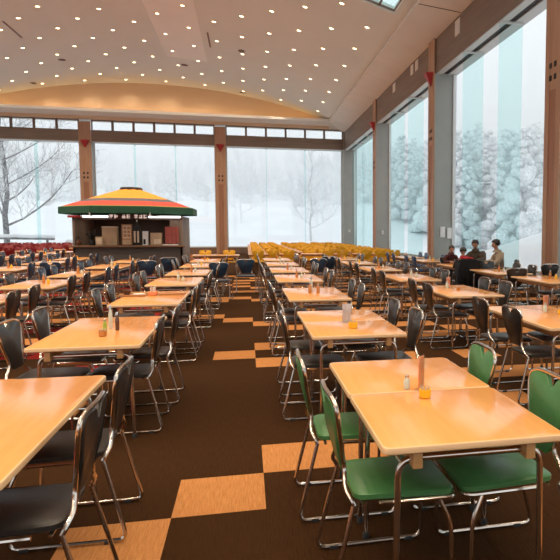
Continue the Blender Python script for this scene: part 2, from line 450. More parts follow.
# ------------------------------------------------------------------ downlights on their staggered grid
spot = bpy.data.lights.new('downlight_lamp', 'SPOT'); spot.energy = 135; spot.color = (1., .79, .57)
spot.spot_size = math.radians(120); spot.spot_blend = .9; spot.shadow_soft_size = .08
ring = bmesh.new(); lathe(ring, [(.125, .03), (.125, -.012), (.09, -.016), (.088, .0)], 14); lathe(ring, [(.088, -.004), (.05, -.02), (.01, -.026)], 12, mi=1)
first = obj('downlight', ring, [M['trim'], M['bulb']])
cnt = 0
def seen(x, y, z):
    yaw, pitch = .2364, .0768
    fx, fy = math.sin(yaw), math.cos(yaw)
    d = x * fx + y * fy; r = x * fy - y * fx
    if d < 1: return False
    u = 396.3 + 620 * r / d; v = 280 - 620 * math.tan(math.atan2(z - 1.505, d) + pitch)
    return -4 < u < 564 and -4 < v < 564
ordw = 'first second third fourth fifth sixth seventh eighth ninth tenth eleventh twelfth thirteenth fourteenth fifteenth sixteenth seventeenth eighteenth nineteenth twentieth'.split()
for k in range(-9, 10):
    x = -6.07 + 1.2 * k
    ncol = 0
    for j in range(0, 17):
        y = (41.5 if k % 2 == 0 else 42.95) - 2.9 * j - (.1 * k if k > 0 else 0)
        z = zc(x)
        if y < YF + 1: continue
        if SKX0 - .1 < x < SKX1 + .1 and SKY0 - .2 < y < SKY1 + .2: continue
        vis = seen(x, y, z)
        if vis: ncol += 1
        o = first if cnt == 0 else first.copy()
        if cnt: C.objects.link(o)
        o.location = (x, y, z - .004); o.rotation_euler = (0, math.asin((x - XA) / RA), 0)
        if vis:
            side = 'in the middle of the barrel' if k == 0 else ('%s column toward the kiosk side' % ordw[-k - 1] if k < 0 else '%s column toward the window side' % ordw[k - 1])
            tag(o, 'glowing ceiling downlight, %s from the end gable, %s' % (ordw[ncol - 1], side), 'downlight', 'ceiling downlights')
        else:
            tag(o, 'glowing ceiling downlight outside the view overhead', 'downlight', 'downlights overhead out of view')
        l = bpy.data.objects.new('downlight_lamp', spot); C.objects.link(l); l.parent = o; l.location = (0, 0, -.05)
        cnt += 1
# cove lamps lying on the ledge at the foot of the end gable
ca = bpy.data.lights.new('cove_lamp', 'AREA'); ca.shape = 'RECTANGLE'; ca.size = 21; ca.size_y = .08; ca.energy = 45; ca.color = (1., .55, .2)
co = bpy.data.objects.new('cove_lamp', ca); C.objects.link(co); co.location = (-5.8, 43.45, 9.17); co.rotation_euler = (PI - .35, 0, 0)

# ------------------------------------------------------------------ chairs
def back_outline(top=.205, bot=.105, h=.335, notch=True):
    """u across, v up; V notch for the hand under the top tube"""
    p = [(-bot + .03, 0), (bot - .03, 0), (bot, .03), (bot + .052, .14)]
    for k in range(5):
        a = k / 4 * PI / 2; p.append((top - .06 + .06 * math.cos(a), h - .06 + .06 * math.sin(a)))
    if notch: p += [(.062, h), (.045, h - .010), (.010, h - .055), (-.010, h - .055), (-.045, h - .010), (-.062, h)]
    for k in range(5):
        a = PI / 2 + k / 4 * PI / 2; p.append((-top + .06 + .06 * math.cos(a), h - .06 + .06 * math.sin(a)))
    p += [(-bot - .052, .14), (-bot, .03)]; return p
def back_place(u, v, w):   # leans back, gently curved around the sitter
    t = v / .335
    x = -.236 - .07 * t - .012 * math.sin(t * PI) + .35 * u * u * t
    return V((x + w, u, .495 + v))
def curve_faces(bm, cuts=4):
    pass
def chair_meshes():
    P = {}
    bm = bmesh.new()
    out = []
    for cx, cy, a0 in ((.165, .165, 0), (-.165, .15, 90), (-.165, -.15, 180), (.165, -.165, 270)):
        for k in range(4):
            a = math.radians(a0 + k * 30); out.append((cx + .05 * math.cos(a), cy + .05 * math.sin(a)))
    plate(bm, out, lambda u, v, w: V((u, v, .430 + w + .012 * (u / .215) ** 2 * (1 if u > 0 else .3) * -1)), .030, 0, .009); P['seat'] = bm
    bm = bmesh.new(); plate(bm, back_outline(), back_place, .022, 0, .007); P['backrest'] = bm
    r = .0098
    bm = bmesh.new()   # back frame: down one side, over the top, down the other, with the outward crank at the seat
    L = []
    for s in (1, -1):
        L.append([(-.222, s * .224, .408), (-.232, s * .222, .43), (-.252, s * .180, .465), (-.243, s * .116, .53), (-.266, s * .166, .65), (-.285, s * .208, .775), (-.290, s * .20, .815), (-.300, s * .14, .838), (-.304, s * .10, .84), (-.306, 0, .84)])
    path = fillet(L[0][:-1], .05, 4) + [V((-.308, 0, .84))] + fillet(L[1][:-1], .05, 4)[::-1]
    tube(bm, path, r, 8); P['back_frame'] = bm
    bm = bmesh.new()   # seat rail round the pan
    tube(bm, fillet([(-.12, .222, .408), (.215, .222, .402), (.215, -.222, .402), (-.12, -.222, .408)], .05, 4), r, 8)
    tube(bm, [(-.18, -.215, .405), (-.18, .215, .405)], .008, 6); P['seat_frame'] = bm
    for s, nm in ((1, 'leg'), (-1, 'leg2')):
        bm = bmesh.new(); y = s * .236
        tube(bm, fillet([(.14, s * .224, .397), (.185, y, .30), (.195, y, .013), (-.325, y, .013), (-.222, s * .224, .412)], .05, 4), r, 8)
        for x in (.13, -.24): box(bm, x - .02, x + .02, y - .013, y + .013, 0, .018, .003, 1)
        P[nm] = bm
    return P
def make_chair(col):
    P = chair_meshes(); t = bpy.data.objects.new('cafeteria_chair', None); C.objects.link(t)
    obj('seat', P['seat'], M[col], t); obj('backrest', P['backrest'], M[col], t)
    obj('back_frame', P['back_frame'], M['chrome'], t); obj('seat_frame', P['seat_frame'], M['chrome'], t)
    for nm in ('leg', 'leg2'):
        obj('leg', P[nm], [M['chrome'], M['rubber']], t)
    return t
def make_far(col):
    """same chair joined for the far end of the hall"""
    P = chair_meshes(); me = bmesh.new()
    for nm in ('seat', 'backrest', 'back_frame', 'seat_frame', 'leg', 'leg2'):
        b = P[nm]; k = 0 if nm in ('seat', 'backrest') else 1
        k = 0 if nm == 'back_frame' else k
        for f in b.faces: f.material_index = k
        tmp = bpy.data.meshes.new('t'); b.to_mesh(tmp); me.from_mesh(tmp); bpy.data.meshes.remove(tmp)
    o = obj('cafeteria_chair', me, [M[col], M['chrome']])
    return o
def in_view(x, y, margin=45):
    if y < .5: return False
    u = 396.3 + 620 * math.tan(math.atan2(x, y) - .2364)
    return -margin < u < 560 + margin
proto = {}
GREY = {'black': 'black vinyl', 'navy': 'dark navy', 'blue': 'blue', 'green': 'green vinyl', 'yellow': 'yellow', 'red': 'red'}
NAMES = {'chair': 0}
def chair(x, y, rz, col, label, group, far=False):
    key = (col, far)
    if key not in proto:
        proto[key] = make_far(col) if far else make_chair(col); o = proto[key]
    else:
        o = copy_tree(proto[key])
    o.location = (x, y, 0); o.rotation_euler = (0, 0, rz)
    return tag(o, label, 'chair', group)

# ------------------------------------------------------------------ tables
def make_table(L, W=.755):
    t = bpy.data.objects.new('cafeteria_table', None); C.objects.link(t)
    bm = bmesh.new(); hw, hl = W / 2, L / 2
    out = []
    for cx, cy, a0 in ((hw - .03, hl - .03, 0), (-hw + .03, hl - .03, 90), (-hw + .03, -hl + .03, 180), (hw - .03, -hl + .03, 270)):
        for k in range(4):
            a = math.radians(a0 + k * 30); out.append((cx + .03 * math.cos(a), cy + .03 * math.sin(a)))
    n = len(out)
    prof = [(.008, .670), (0, .676), (0, .692), (.003, .698), (.008, .700)]
    rings = [[bm.verts.new((u * (1 - s / hw), v * (1 - s / hl), z)) for u, v in out] for s, z in prof]
    for A, B in zip(rings, rings[1:]):
        for k in range(n):
            f = bm.faces.new((A[k], A[(k + 1) % n], B[(k + 1) % n], B[k])); f.material_index = 1
    bm.faces.new(rings[0]); bm.faces.new(rings[-1]).material_index = 0
    obj('tabletop', bm, [M['top'], M['edge']], t)
    for s in (-1, 1):
        bm = bmesh.new(); box(bm, s * .235 - .02, s * .235 + .02, -hl + .03, hl - .03, .60, .670, .004); obj('bearer', bm, M['bearer'], t)
    for s in (-1, 1):
        bm = bmesh.new(); y = s * (hl - .085)
        tube(bm, fillet([(-.31, y, .014), (-.30, y, .625), (.30, y, .625), (.31, y, .014)], .07, 5), .0135, 10)
        for q in (-.31, .31): lathe(bm, [(.017, 0), (.018, .015), (.015, .035)], 10, (q, y, 0), 1)
        obj('leg_frame', bm, [M['chrome'], M['rubber']], t)
    for s in (-1, 1):
        bm = bmesh.new(); tube(bm, [(s * .29, -hl + .085, .612), (s * .29, hl - .085, .612)], .008, 6); obj('side_rail', bm, M['chrome'], t)
    return t
tproto = {}
def table(x, y, L, label, group, rz=0):
    k = round(L, 2)
    if k not in tproto: tproto[k] = make_table(L); o = tproto[k]
    else: o = copy_tree(tproto[k])
    o.location = (x, y, 0); o.rotation_euler = (0, 0, rz); return tag(o, label, 'table', group)

rnd = random.Random(3)
ROWS = {  # row phrase, centre x, near edges of its tables
    'R': ('green-chair row', .86, [2.2, 4.75, 7.42, 10.27, 12.7, 15.25, 17.95]),
    'L': ('row facing the green-chair row', -1.13, [2.15, 4.68, 7.30, 9.90, 12.25, 14.95, 17.5]),
    'S': ('row beside the window row', 2.86, [4.74, 7.42, 10.08, 12.85, 15.5, 18.1]),
    'T': ('window row', 5.13, [9.1, 11.28, 16.5, 19.0]),
    'M': ('kiosk-front row', -3.12, [7.3, 9.8, 12.2, 14.9, 17.5]),
    'N': ('row below the kiosk corner', -5.05, [14.35, 17.0, 19.6]),
    'O': ('outermost kiosk row', -7.1, [18.6, 21.2, 23.8, 26.4]),
}
def colour(row, y):
    if row in 'RLS': return 'black'
    if row == 'T': return 'blue' if y > 15 else 'black'
    if row == 'M': return 'black' if y < 11.5 else 'navy'
    return 'navy'
skip = set()
for rk, (phrase, x, ys) in ROWS.items():
    nseat = {0: 0, 1: 0}
    for i, y in enumerate(ys):
        L = 1.585
        if rk == 'L' and i == 0: x = -1.155
        elif rk == 'L': x = -1.13
        pair = rk == 'R' and i < 2
        if pair:
            for q, (yy, w) in enumerate(((y, 'nearer'), (y + .7945, 'farther'))):
                table(x, yy + .7925 / 2, .7925, 'square wooden table, %s half of the %s pair in the %s' % (w, ordw[i], phrase), 'square tables pushed together in pairs')
        else:
            table(x, y + L / 2, L, 'long wooden table, %s in the %s' % (ordw[i], phrase), 'long cafeteria tables')
        for side in (0, 1):
            for q in (0, 1):
                nseat[side] += 1
                yy = y + L / 2 + (-.38, .38)[q] + (.065 if rk == 'L' and i == 0 and side == 1 else 0)
                if not in_view(x + (-1, 1)[side] * .3, yy) or (rk == 'T' and i < 2 and side == 0): continue
                jx, jy, ja = rnd.uniform(-.012, .02), rnd.uniform(-.02, .02), rnd.uniform(-.03, .03)
                col = 'green' if (rk == 'R' and i == 0) else colour(rk, yy)
                if rk == 'R' and i == 0: jx = jy = 0; ja = (0.01, -.02)[q]
                cx = x + (-1, 1)[side] * (.272 + jx) + ((.035, -.02)[q] if rk == 'R' and i == 0 and side == 0 else (-.045, -.09)[q] if rk == 'R' and i == 0 else 0) + (((-.005, -.015)[q], (-.115, -.06)[q], -.05, -.03, 0, 0, 0)[i] if rk == 'L' and side == 1 else 0) - (.025 if rk == 'L' and i == 1 and side == 0 else 0)
                sd = ('aisle side', 'window side') if rk == 'R' else (('kiosk side', 'aisle side') if rk == 'L' else ('kiosk side', 'window side'))
                chair(cx, yy + jy, (0, PI)[side] + ja, col, '%s chair, %s along the %s of the %s' % (GREY[col], ordw[nseat[side] - 1], sd[side], phrase), '%s cafeteria chairs' % GREY[col])

# loose chairs in the aisles, backs to the viewer
for x, y, rz, col, lab in ((-.03, 15.75, PI / 2, 'navy', 'navy chair standing alone in the centre aisle with its back turned'),
                           (-.58, 14.38, PI / 2 - .1, 'navy', 'navy chair in the centre aisle against the kiosk-side tables'),
                           (1.75, 15.9, PI / 2, 'navy', 'navy chair in the gap beyond the green-chair row, nearer the tables'),
                           (2.2, 17.3, PI / 2, 'navy', 'navy chair in the gap behind the second row, back turned'),
                           (-2.25, 15.5, PI / 2, 'navy', 'navy chair with its back turned straight below the kiosk bottles'),
                           (-2.05, 17.2, PI / 2 + .3, 'navy', 'navy chair below the white kiosk boxes, back turned'),
                           (-4.15, 15.1, PI / 2, 'navy', 'navy chair with its back turned between the outer rows'),
                           (5.40, 13.2, -PI / 2, 'black', 'black chair at the far end of the second window-row table'),
                           (6.25, 12.3, PI / 2, 'black', 'black chair by the wooden window column, back turned'),
                           (4.92, 11.04, PI / 2, 'black', 'black chair between the first two window-row tables, back turned'),
                           (6.25, 10.6, PI * .9, 'black', 'black chair beside the window column turned to the room')):
    chair(x, y, rz, col, lab, '%s cafeteria chairs' % GREY[col])

# the crowded far end: yellow chairs toward the side windows, red ones at the kiosk side
for i in range(9):
    y = 23.4 + 2.15 * i; nb = [0, 0]
    for c in range(3):
        x = .95 + 1.95 * c
        jy = rnd.uniform(-.2, .2)
        table(x, y + jy, 1.82, 'long wooden table among yellow chairs, %s crosswise row, %s from the centre aisle' % (ordw[i], ordw[c]), 'crosswise tables among the yellow chairs', PI / 2)
        for side in (0, 1):
            for q in range(3):
                if i > 5 and side == 1 and q == 1 or rnd.random() < .12: continue
                nb[side] += 1
                chair(x + (-.54, 0, .54)[q] + rnd.uniform(-.012, .012), y + jy + (-1, 1)[side] * (.36 + rnd.uniform(0, .16)), (PI / 2, -PI / 2)[side] + rnd.uniform(-.05, .05), 'yellow',
                      'yellow chair, %s from the aisle on the %s side of the %s crosswise row' % (ordw[nb[side] - 1], ('near', 'far')[side], ordw[i]), 'yellow chairs at the far end', far=True)
FAR = [('red', -8.9, 'red chair block nearest the kiosk', [28.5 + 2.4 * i for i in range(4)]), ('red', -11., 'middle of the red chair block', [31.1 + 2.4 * i for i in range(5)]),
       ('red', -13.1, 'outer edge of the red chair block', [38.4 + 2.4 * i for i in range(2)])]
for col, x, phrase, ys in FAR:
    ns = [0, 0]
    for i, y in enumerate(ys):
        table(x, y, 1.585, 'long wooden table, %s from the viewer in the %s' % (ordw[i], phrase), 'tables among the red chairs', PI / 2)
        for side in (0, 1):
            for q in (0, 1):
                ns[side] += 1
                chair(x + (-.40, .40)[q] + rnd.uniform(-.02, .02), y + (-1, 1)[side] * (.32 + rnd.uniform(0, .06)), (PI / 2, -PI / 2)[side] + rnd.uniform(-.04, .04), col,
                      '%s chair, %s on the %s side in the %s' % (col, ordw[ns[side] - 1], ('near', 'far')[side], phrase), 'red chairs at the far end', far=True)
# cross table closing the centre aisle
table(-1.05, 22.6, 1.585, 'long wooden table set crosswise at the end of the centre aisle', 'long cafeteria tables', PI / 2)
for k, (x, y, rz) in enumerate(((-1.45, 22.93, -PI / 2), (-.62, 22.93, -PI / 2))):
    chair(x, y, rz, 'yellow', 'yellow chair behind the crosswise table at the aisle end, %s' % ('kiosk side', 'window side')[k], 'yellow chairs at the far end', far=True)
# ------------------------------------------------------------------ kiosk under the striped parasol roof
M.update(
    k_green=pbr('canvas_green', (.012, .075, .040), .8, noise=(.016, .09, .05), scale=6), k_olive=pbr('canvas_olive', (.14, .19, .03), .8), k_red=pbr('canvas_red', (.60, .055, .032), .8, noise=(.55, .05, .03), scale=4),
    k_slate=pbr('canvas_slate', (.10, .09, .11), .8), k_orange=pbr('canvas_orange', (.80, .32, .02), .8, noise=(.75, .29, .02), scale=4), k_cap=pbr('canvas_cap', (.03, .022, .02), .8),
    k_wood=pbr('kiosk_panel', (.085, .058, .044), .6, noise=(.065, .044, .033), scale=3), k_side=pbr('kiosk_side', (.21, .155, .12), .6, noise=(.18, .13, .10), scale=3),
    k_counter=pbr('kiosk_counter', (.20, .105, .05), .4, noise=(.15, .08, .04), scale=5, stretch=(.4, 6, 6)), k_front=pbr('kiosk_front', (.10, .082, .068), .6, noise=(.085, .07, .058), scale=4),
    beige=pbr('beige_box', (.50, .36, .22), .6, noise=(.44, .31, .19), scale=5), cream=pbr('cream_card', (.72, .60, .44), .6, noise=(.60, .48, .34), scale=9), tan=pbr('tan_wood', (.42, .20, .08), .5),
    lampw=emis('kiosk_tube', (1., .97, .92), 2.6), sign=emis('sign_glow', (1., .72, .60), .75), cloth=pbr('red_cloth', (.62, .19, .165), .9, noise=(.55, .16, .14), scale=7, bump=.3),
    dkbrown=pbr('sign_brown', (.055, .022, .016), .6), blackm=pbr('matt_black', (.012, .012, .012), .5),
    acryl=glass_mat('acrylic', (.93, .95, .94), .08), ocard=pbr('orange_card', (.80, .22, .08), .5, noise=(.86, .34, .16), scale=40), wcard=pbr('lilac_card', (.80, .72, .74), .5, noise=(.68, .58, .64), scale=40),
    yel=pbr('yellow_pot', (.90, .52, .02), .4), leaf=pbr('green_label', (.35, .45, .05), .6), amber=pbr('amber_sauce', (.50, .20, .045), .25, coat=.5), soy=pbr('soy_sauce', (.10, .04, .02), .2, coat=.5),
    salt=pbr('shaker_glass', (.60, .66, .56), .2, coat=.5), steel=pbr('steel_cap', (.62, .60, .57), .3, 1.),
)
def simple(name, shapes, mat, parent=None, smooth=True):
    bm = bmesh.new()
    for s in shapes: box(bm, *s[:6], s[6] if len(s) > 6 else .004)
    return obj(name, bm, mat, parent, smooth=smooth)

KX, KY = -4.05, 25.0
def kiosk():
    t = thing('kiosk', 'brown drinks kiosk with a counter beneath the striped canopy', 'kiosk', (KX, KY, 0))
    w, d = 1.80, 1.5
    simple('counter', [(-w - .1, w + .1, -d - .2, -d + .35, .96, 1.02, .01)], M['k_counter'], t)
    simple('counter_front', [(-w, w, -d, -d + .08, 0, .96)], M['k_front'], t)
    simple('side_panel', [(-w, -w + .07, -d, d, 0, 2.06)], M['k_side'], t); simple('side_panel', [(w - .07, w, -d, d, 0, 2.06)], M['k_side'], t)
    simple('front_post', [(w - .42, w - .07, -d + .02, -d + .08, 1.02, 2.06)], M['k_side'], t)
    simple('back_panel', [(-w, w, d - .08, d, 0, 2.06)], M['k_wood'], t)
    simple('wall_shelf', [(-w + .1, w - .1, d - .4, d - .08, 1.02, 1.06)], M['k_counter'], t)
    simple('back_cabinet', [(-w + .1, w - .1, d - .5, d - .1, 0, 1.0, .01)], M['k_wood'], t)
    simple('lintel', [(-w, w, -d, -d + .1, 1.92, 2.0)], M['k_wood'], t)
    for x0, x1 in ((-1.45, -.62), (.70, 1.76)):
        simple('light_tube', [(x0, x1, -d - .12, -d - .04, 1.99, 2.06, .01)], M['lampw'], t)
    simple('lamp_box', [(-1.92, -1.52, -d - .1, -d - .02, 1.98, 2.06, .01)], M['redtri'], t)
    # canopy: eight-sided roof with concentric bands
    R = 2.43; prof = [(R, 2.36, 'k_green'), (R * .985, 2.372, 'k_olive'), (R * .95, 2.40, 'k_red'), (R * .74, 2.575, 'k_slate'), (R * .61, 2.685, 'k_orange'), (R * .15, 3.06, 'k_cap')]
    names = ['canopy_band', 'canopy_band', 'canopy_band', 'canopy_band', 'canopy_band', 'canopy_cap']
    def ring(r): return [(r * math.cos(PI / 8 + k * PI / 4), r * math.sin(PI / 8 + k * PI / 4)) for k in range(8)]
    for i, (r, z, m) in enumerate(prof):
        bm = bmesh.new()
        if i < len(prof) - 1:
            r2, z2 = prof[i + 1][:2]
            A, B, A2, B2 = [[bm.verts.new((x - .12, y, zz)) for x, y in ring(rr)] for rr, zz in ((r, z), (r2, z2), (r - .01, z - .03), (r2, z2 - .03))]
            for k in range(8):
                q = (k + 1) % 8
                bm.faces.new((A[k], A[q], B[q], B[k])); bm.faces.new((A2[k], B2[k], B2[q], A2[q])); bm.faces.new((A[k], A2[k], A2[q], A[q])); bm.faces.new((B[k], B[q], B2[q], B2[k]))
        else:
            lathe(bm, [(r + .02, z - .03), (r + .04, z + .02), (r, z + .08), (.1, z + .10)], 8, (-.12, 0, 0))
        obj(names[i], bm, M[m], t, smooth=False)
    bm = bmesh.new()
    A, B, A2, B2 = [[bm.verts.new((x - .12, y, zz)) for x, y in ring(rr)] for rr, zz in ((R + .015, 2.37), (R + .02, 2.125), (R - .01, 2.37), (R - .005, 2.125))]
    for k in range(8):
        q = (k + 1) % 8
        for a, b in ((A, B), (B, B2), (B2, A2), (A2, A)): bm.faces.new((a[k], a[q], b[q], b[k]))
    obj('valance', bm, M['k_green'], t, smooth=False)
    for s in (-1, 1):
        bm = bmesh.new(); tube(bm, [(s * .95 - .12, -d - .72, 2.03), (s * .95 - .12, -d - .72, 2.16)], .025, 6); tube(bm, [(s * .95 - .12, -d - .72, 2.05), (s * 1.1, -d - .08, 2.03)], .015, 6); obj('corner_bracket', bm, M['white'], t)
    # illuminated sign strip: seven small plates, each with a blocky character
    sg = simple('sign_board', [(-.60, .68, -d - .2, -d - .13, 1.955, 2.105, .006)], M['dkbrown'], t)
    x = -.57; rn = random.Random(5)
    for n_ in (2, 2, 3):
        for k in range(n_):
            bm = bmesh.new(); c = x + .07
            y0, y1 = -d - .212, -d - .198
            for z in sorted(rn.sample([1.98, 2.005, 2.03, 2.055, 2.08], 3)): box(bm, c - .055, c + .055, y0, y1, z - .008, z + .010)
            for dx in sorted(rn.sample([-.045, -.02, .0, .025, .045], 2)): box(bm, c + dx - .008, c + dx + .008, y0, y1, 1.965, 2.095)
            obj('sign_character', bm, M['sign'], sg, smooth=False); x += .15
        x += .10
    lt = bpy.data.lights.new('kiosk_lamp', 'AREA'); lt.size = 2.5; lt.size_y = .3; lt.shape = 'RECTANGLE'; lt.energy = 14; lt.color = (1, .8, .6)
    lo = bpy.data.objects.new('kiosk_lamp', lt); C.objects.link(lo); lo.parent = t; lo.location = (0, -.4, 2.02)
    # the area light above has no fixture, it hangs inside under the roof
    cy = KY - d
    def on(name, label, cat, parts, group=None):
        r = thing(name, label, cat, (KX, cy, 1.0215), group=group)
        for nm, sh, m in parts: simple(nm, sh, M[m], r)
        return r
    on('storage_box', 'tall beige box on the kiosk counter with a darker side', 'box', [('box_body', [(-.86, -.38, .0, .30, 0, .62, .01)], 'beige'), ('box_lid', [(-.87, -.37, -.01, .31, .62, .66, .006)], 'cream')])
    on('picture_card', 'small tilted beige card in front of the tall box', 'card', [('card_body', [(-1.05, -.82, -.12, -.08, 0, .30, .004)], 'beige'), ('card_print', [(-1.02, -.85, -.126, -.118, .04, .26, .001)], 'cream')])
    r = on('menu_stand', 'wood framed menu board standing upright on the kiosk counter', 'menu board', [('frame', [(-.22, .12, -.02, .03, 0, .74, .01)], 'tan'), ('menu_sheet', [(-.18, .08, -.028, -.018, .24, .70, .001)], 'cream'), ('base_drawer', [(-.19, .09, -.06, -.02, .03, .2, .004)], 'beige')])
    for i in range(3):
        for j in range(2): simple('menu_picture', [(-.15 + .12 * j, -.06 + .12 * j, -.034, -.027, .30 + .13 * i, .39 + .13 * i, .001)], M['tan'], r)
    r = on('menu_stand', 'dark framed narrow menu board beside the wood framed one', 'menu board', [('frame', [(.14, .40, -.02, .03, 0, .66, .01)], 'blackm'), ('menu_sheet', [(.18, .24, -.028, -.018, .1, .5, .001), (.29, .35, -.028, -.018, .1, .5, .001)], 'cream')])
    t3 = thing('drinks_bottle', 'dark bottle with a pale neck hanging above the narrow menu board', 'bottle', (KX + .27, cy + .14, 1.0215))
    bm = bmesh.new(); lathe(bm, [(.07, 0), (.075, .4), (.07, .66), (.035, .78), (.03, .84)], 12); obj('bottle_body', bm, M['blackm'], t3)
    bm = bmesh.new(); lathe(bm, [(.032, .84), (.034, .96), (.02, .98)], 10); obj('bottle_neck', bm, M['salt'], t3)
    r = on('napkin_dispenser', 'white and black upright box on the kiosk counter', 'box', [('box_body', [(.46, .64, .0, .2, 0, .50, .01)], 'white'), ('front_window', [(.49, .56, -.008, .002, .04, .22, .001)], 'blackm'), ('side_panel', [(.44, .46, .02, .18, 0, .3, .002)], 'blackm')])
    on('carton', 'square beige carton with a pale label on the kiosk counter', 'carton', [('box_body', [(.72, 1.10, .02, .36, 0, .44, .01)], 'beige'), ('label_patch', [(.84, 1.06, .008, .022, .03, .22, .001)], 'cream'), ('tape_strip', [(.89, .93, .01, .37, .43, .446, .001)], 'tan')])
    on('serving_tray', 'pale flat tray at the end of the kiosk counter', 'tray', [('tray_base', [(1.15, 1.65, -.19, -.05, 0, .02, .004)], 'white'), ('tray_rim', [(1.14, 1.66, -.195, -.18, .0, .035, .003), (1.14, 1.66, -.06, -.045, 0, .035, .003)], 'white')])
    # plant-like dark ornament at the open end
    r = thing('ornament', 'dark bushy ornament in a pot at the end of the kiosk counter', 'ornament', (KX - 1.2, cy + .08, 1.0215))
    bm = bmesh.new(); lathe(bm, [(.09, 0), (.12, .1), (.1, .2)], 12); obj('pot', bm, M['blackm'], r)
    bm = bmesh.new(); q = random.Random(4)
    for k in range(16):
        a = q.uniform(0, 2 * PI); tube(bm, [(0, 0, .15), (.12 * math.cos(a), .12 * math.sin(a), .32), (.2 * math.cos(a), .2 * math.sin(a), q.uniform(.35, .58))], .03, 5, r2=.012)
    obj('foliage', bm, M['blackm'], r)
    r = thing('teapot', 'small dark pot with a ring handle on the kiosk counter', 'pot', (KX - 1.62, cy + .02, 1.0215))
    bm = bmesh.new(); lathe(bm, [(.06, 0), (.1, .06), (.1, .13), (.05, .18), (.015, .2)], 14); obj('pot_body', bm, M['soy'], r)
    bm = bmesh.new(); tube(bm, [(.1 * math.cos(a), 0, .16 + .12 * math.sin(a)) for a in [PI * k / 8 for k in range(9)]], .01, 6); obj('handle', bm, M['blackm'], r)
    # cloth hung from the lintel
    c = bmesh.new(); n1, n2 = 14, 10; g = []
    for i in range(n1 + 1):
        g.append([c.verts.new((1.22 + .46 * i / n1, -1.512 + .018 * math.sin(i * 1.3) * (.3 + j / n2), 1.68 - .60 * j / n2 - .02 * math.sin(i * .9) * (j == n2))) for j in range(n2 + 1)])
    for i in range(n1):
        for j in range(n2): c.faces.new((g[i][j], g[i + 1][j], g[i + 1][j + 1], g[i][j + 1]))
    bmesh.ops.solidify(c, geom=c.faces[:], thickness=.012)
    o = obj('hanging_cloth', c, M['cloth']); o.location = (KX, KY, 0); tag(o, 'faded red cloth hanging at the end of the kiosk front', 'cloth')
kiosk()

# ------------------------------------------------------------------ things on the tables
TZ = .70
def card_stand(x, y, rz, mat, label, tall=.15, w=.075):
    t = thing('menu_card_stand', label, 'card stand', (x, y, TZ), rz)
    bm = bmesh.new(); box(bm, -w / 2 - .006, w / 2 + .006, -.028, .028, 0, .006, .002); obj('base', bm, M['acryl'], t)
    bm = bmesh.new(); box(bm, -w / 2, w / 2, -.003, .003, .006, tall, .001); obj('card', bm, M[mat], t)
    bm = bmesh.new(); box(bm, -w / 2 - .004, w / 2 + .004, -.008, -.0035, .006, tall + .01, .001); obj('clear_front', bm, M['acryl'], t)
def pot(x, y, label, mat='yel', r=.029, h=.042):
    t = thing('toothpick_pot', label, 'pot', (x, y, TZ))
    bm = bmesh.new(); lathe(bm, [(r * .8, 0), (r, .006), (r * 1.05, h), (r * .9, h), (r * .8, .01), (.004, .01)], 14); obj('pot_body', bm, M[mat], t)
    bm = bmesh.new(); q = random.Random(int(x * 100))
    for k in range(7):
        a = k * 2 * PI / 7; tube(bm, [(.012 * math.cos(a), .012 * math.sin(a), .012), (.024 * math.cos(a), .024 * math.sin(a), h + .018)], .0022, 5)
    obj('toothpicks', bm, M['cream'], t); t.children[-1]['kind'] = 'stuff'
def bottle(x, y, label, mat, h=.13, r=.022, cap='steel'):
    t = thing('condiment_bottle', label, 'bottle', (x, y, TZ))
    bm = bmesh.new(); lathe(bm, [(r * .9, 0), (r, .006), (r, h * .6), (r * .55, h * .78), (r * .5, h * .84)], 12); obj('bottle_body', bm, M[mat], t)
    bm = bmesh.new(); lathe(bm, [(r * .6, h * .84), (r * .62, h * .97), (r * .4, h)], 12); obj('cap', bm, M[cap], t)
card_stand(.86, 3.02, .95, 'ocard', 'clear stand with an orange menu card on the nearest green-chair table', .17, .075)
pot(.835, 2.86, 'yellow toothpick pot beside the orange menu card on the nearest table')
bottle(.79, 3.04, 'small glass shaker behind the orange card on the nearest green-chair table', 'salt', .075, .018)
card_stand(.86, 5.46, .3, 'wcard', 'pale lilac menu card on the second pair of the green-chair row', .165, .085)
pot(.86, 5.12, 'yellow pot on the second pair of the green-chair row', r=.038, h=.05)
bottle(.80, 8.17, 'brown sauce bottle on the third green-chair row table, kiosk-side one', 'amber', .15)
bottle(.84, 8.42, 'clear shaker with a steel cap behind the two brown sauce bottles', 'salt', .20)
bottle(.91, 8.2, 'brown sauce bottle on the third green-chair row table, window-side one', 'amber', .12)
pot(-1.09, 5.13, 'amber pot on the second table of the row facing the green chairs', 'amber', .03, .045)
bottle(-1.10, 5.26, 'slim bottle with green label standing behind the amber pot', 'leaf', .12, .016)
bottle(-1.11, 5.52, 'tall pale bottle on the second table of the row facing the green chairs', 'salt', .20, .016)
bottle(-1.04, 5.42, 'dark slim sauce bottle beside the tall pale bottle', 'soy', .15, .016)
card_stand(3.04, 5.92, .4, 'ocard', 'orange menu card on the nearest table beside the window row', .15)
bottle(2.93, 5.72, 'greenish glass shaker on the nearest table beside the window row', 'salt', .10)
pot(3.03, 5.58, 'yellow pot on the nearest table beside the window row')
card_stand(2.86, 8.62, .4, 'ocard', 'orange menu card on the second table beside the window row', .15)
pot(2.87, 8.2, 'yellow pot on the second table beside the window row', 'amber')
bottle(2.8, 8.5, 'glass shaker on the second table beside the window row', 'salt', .11)
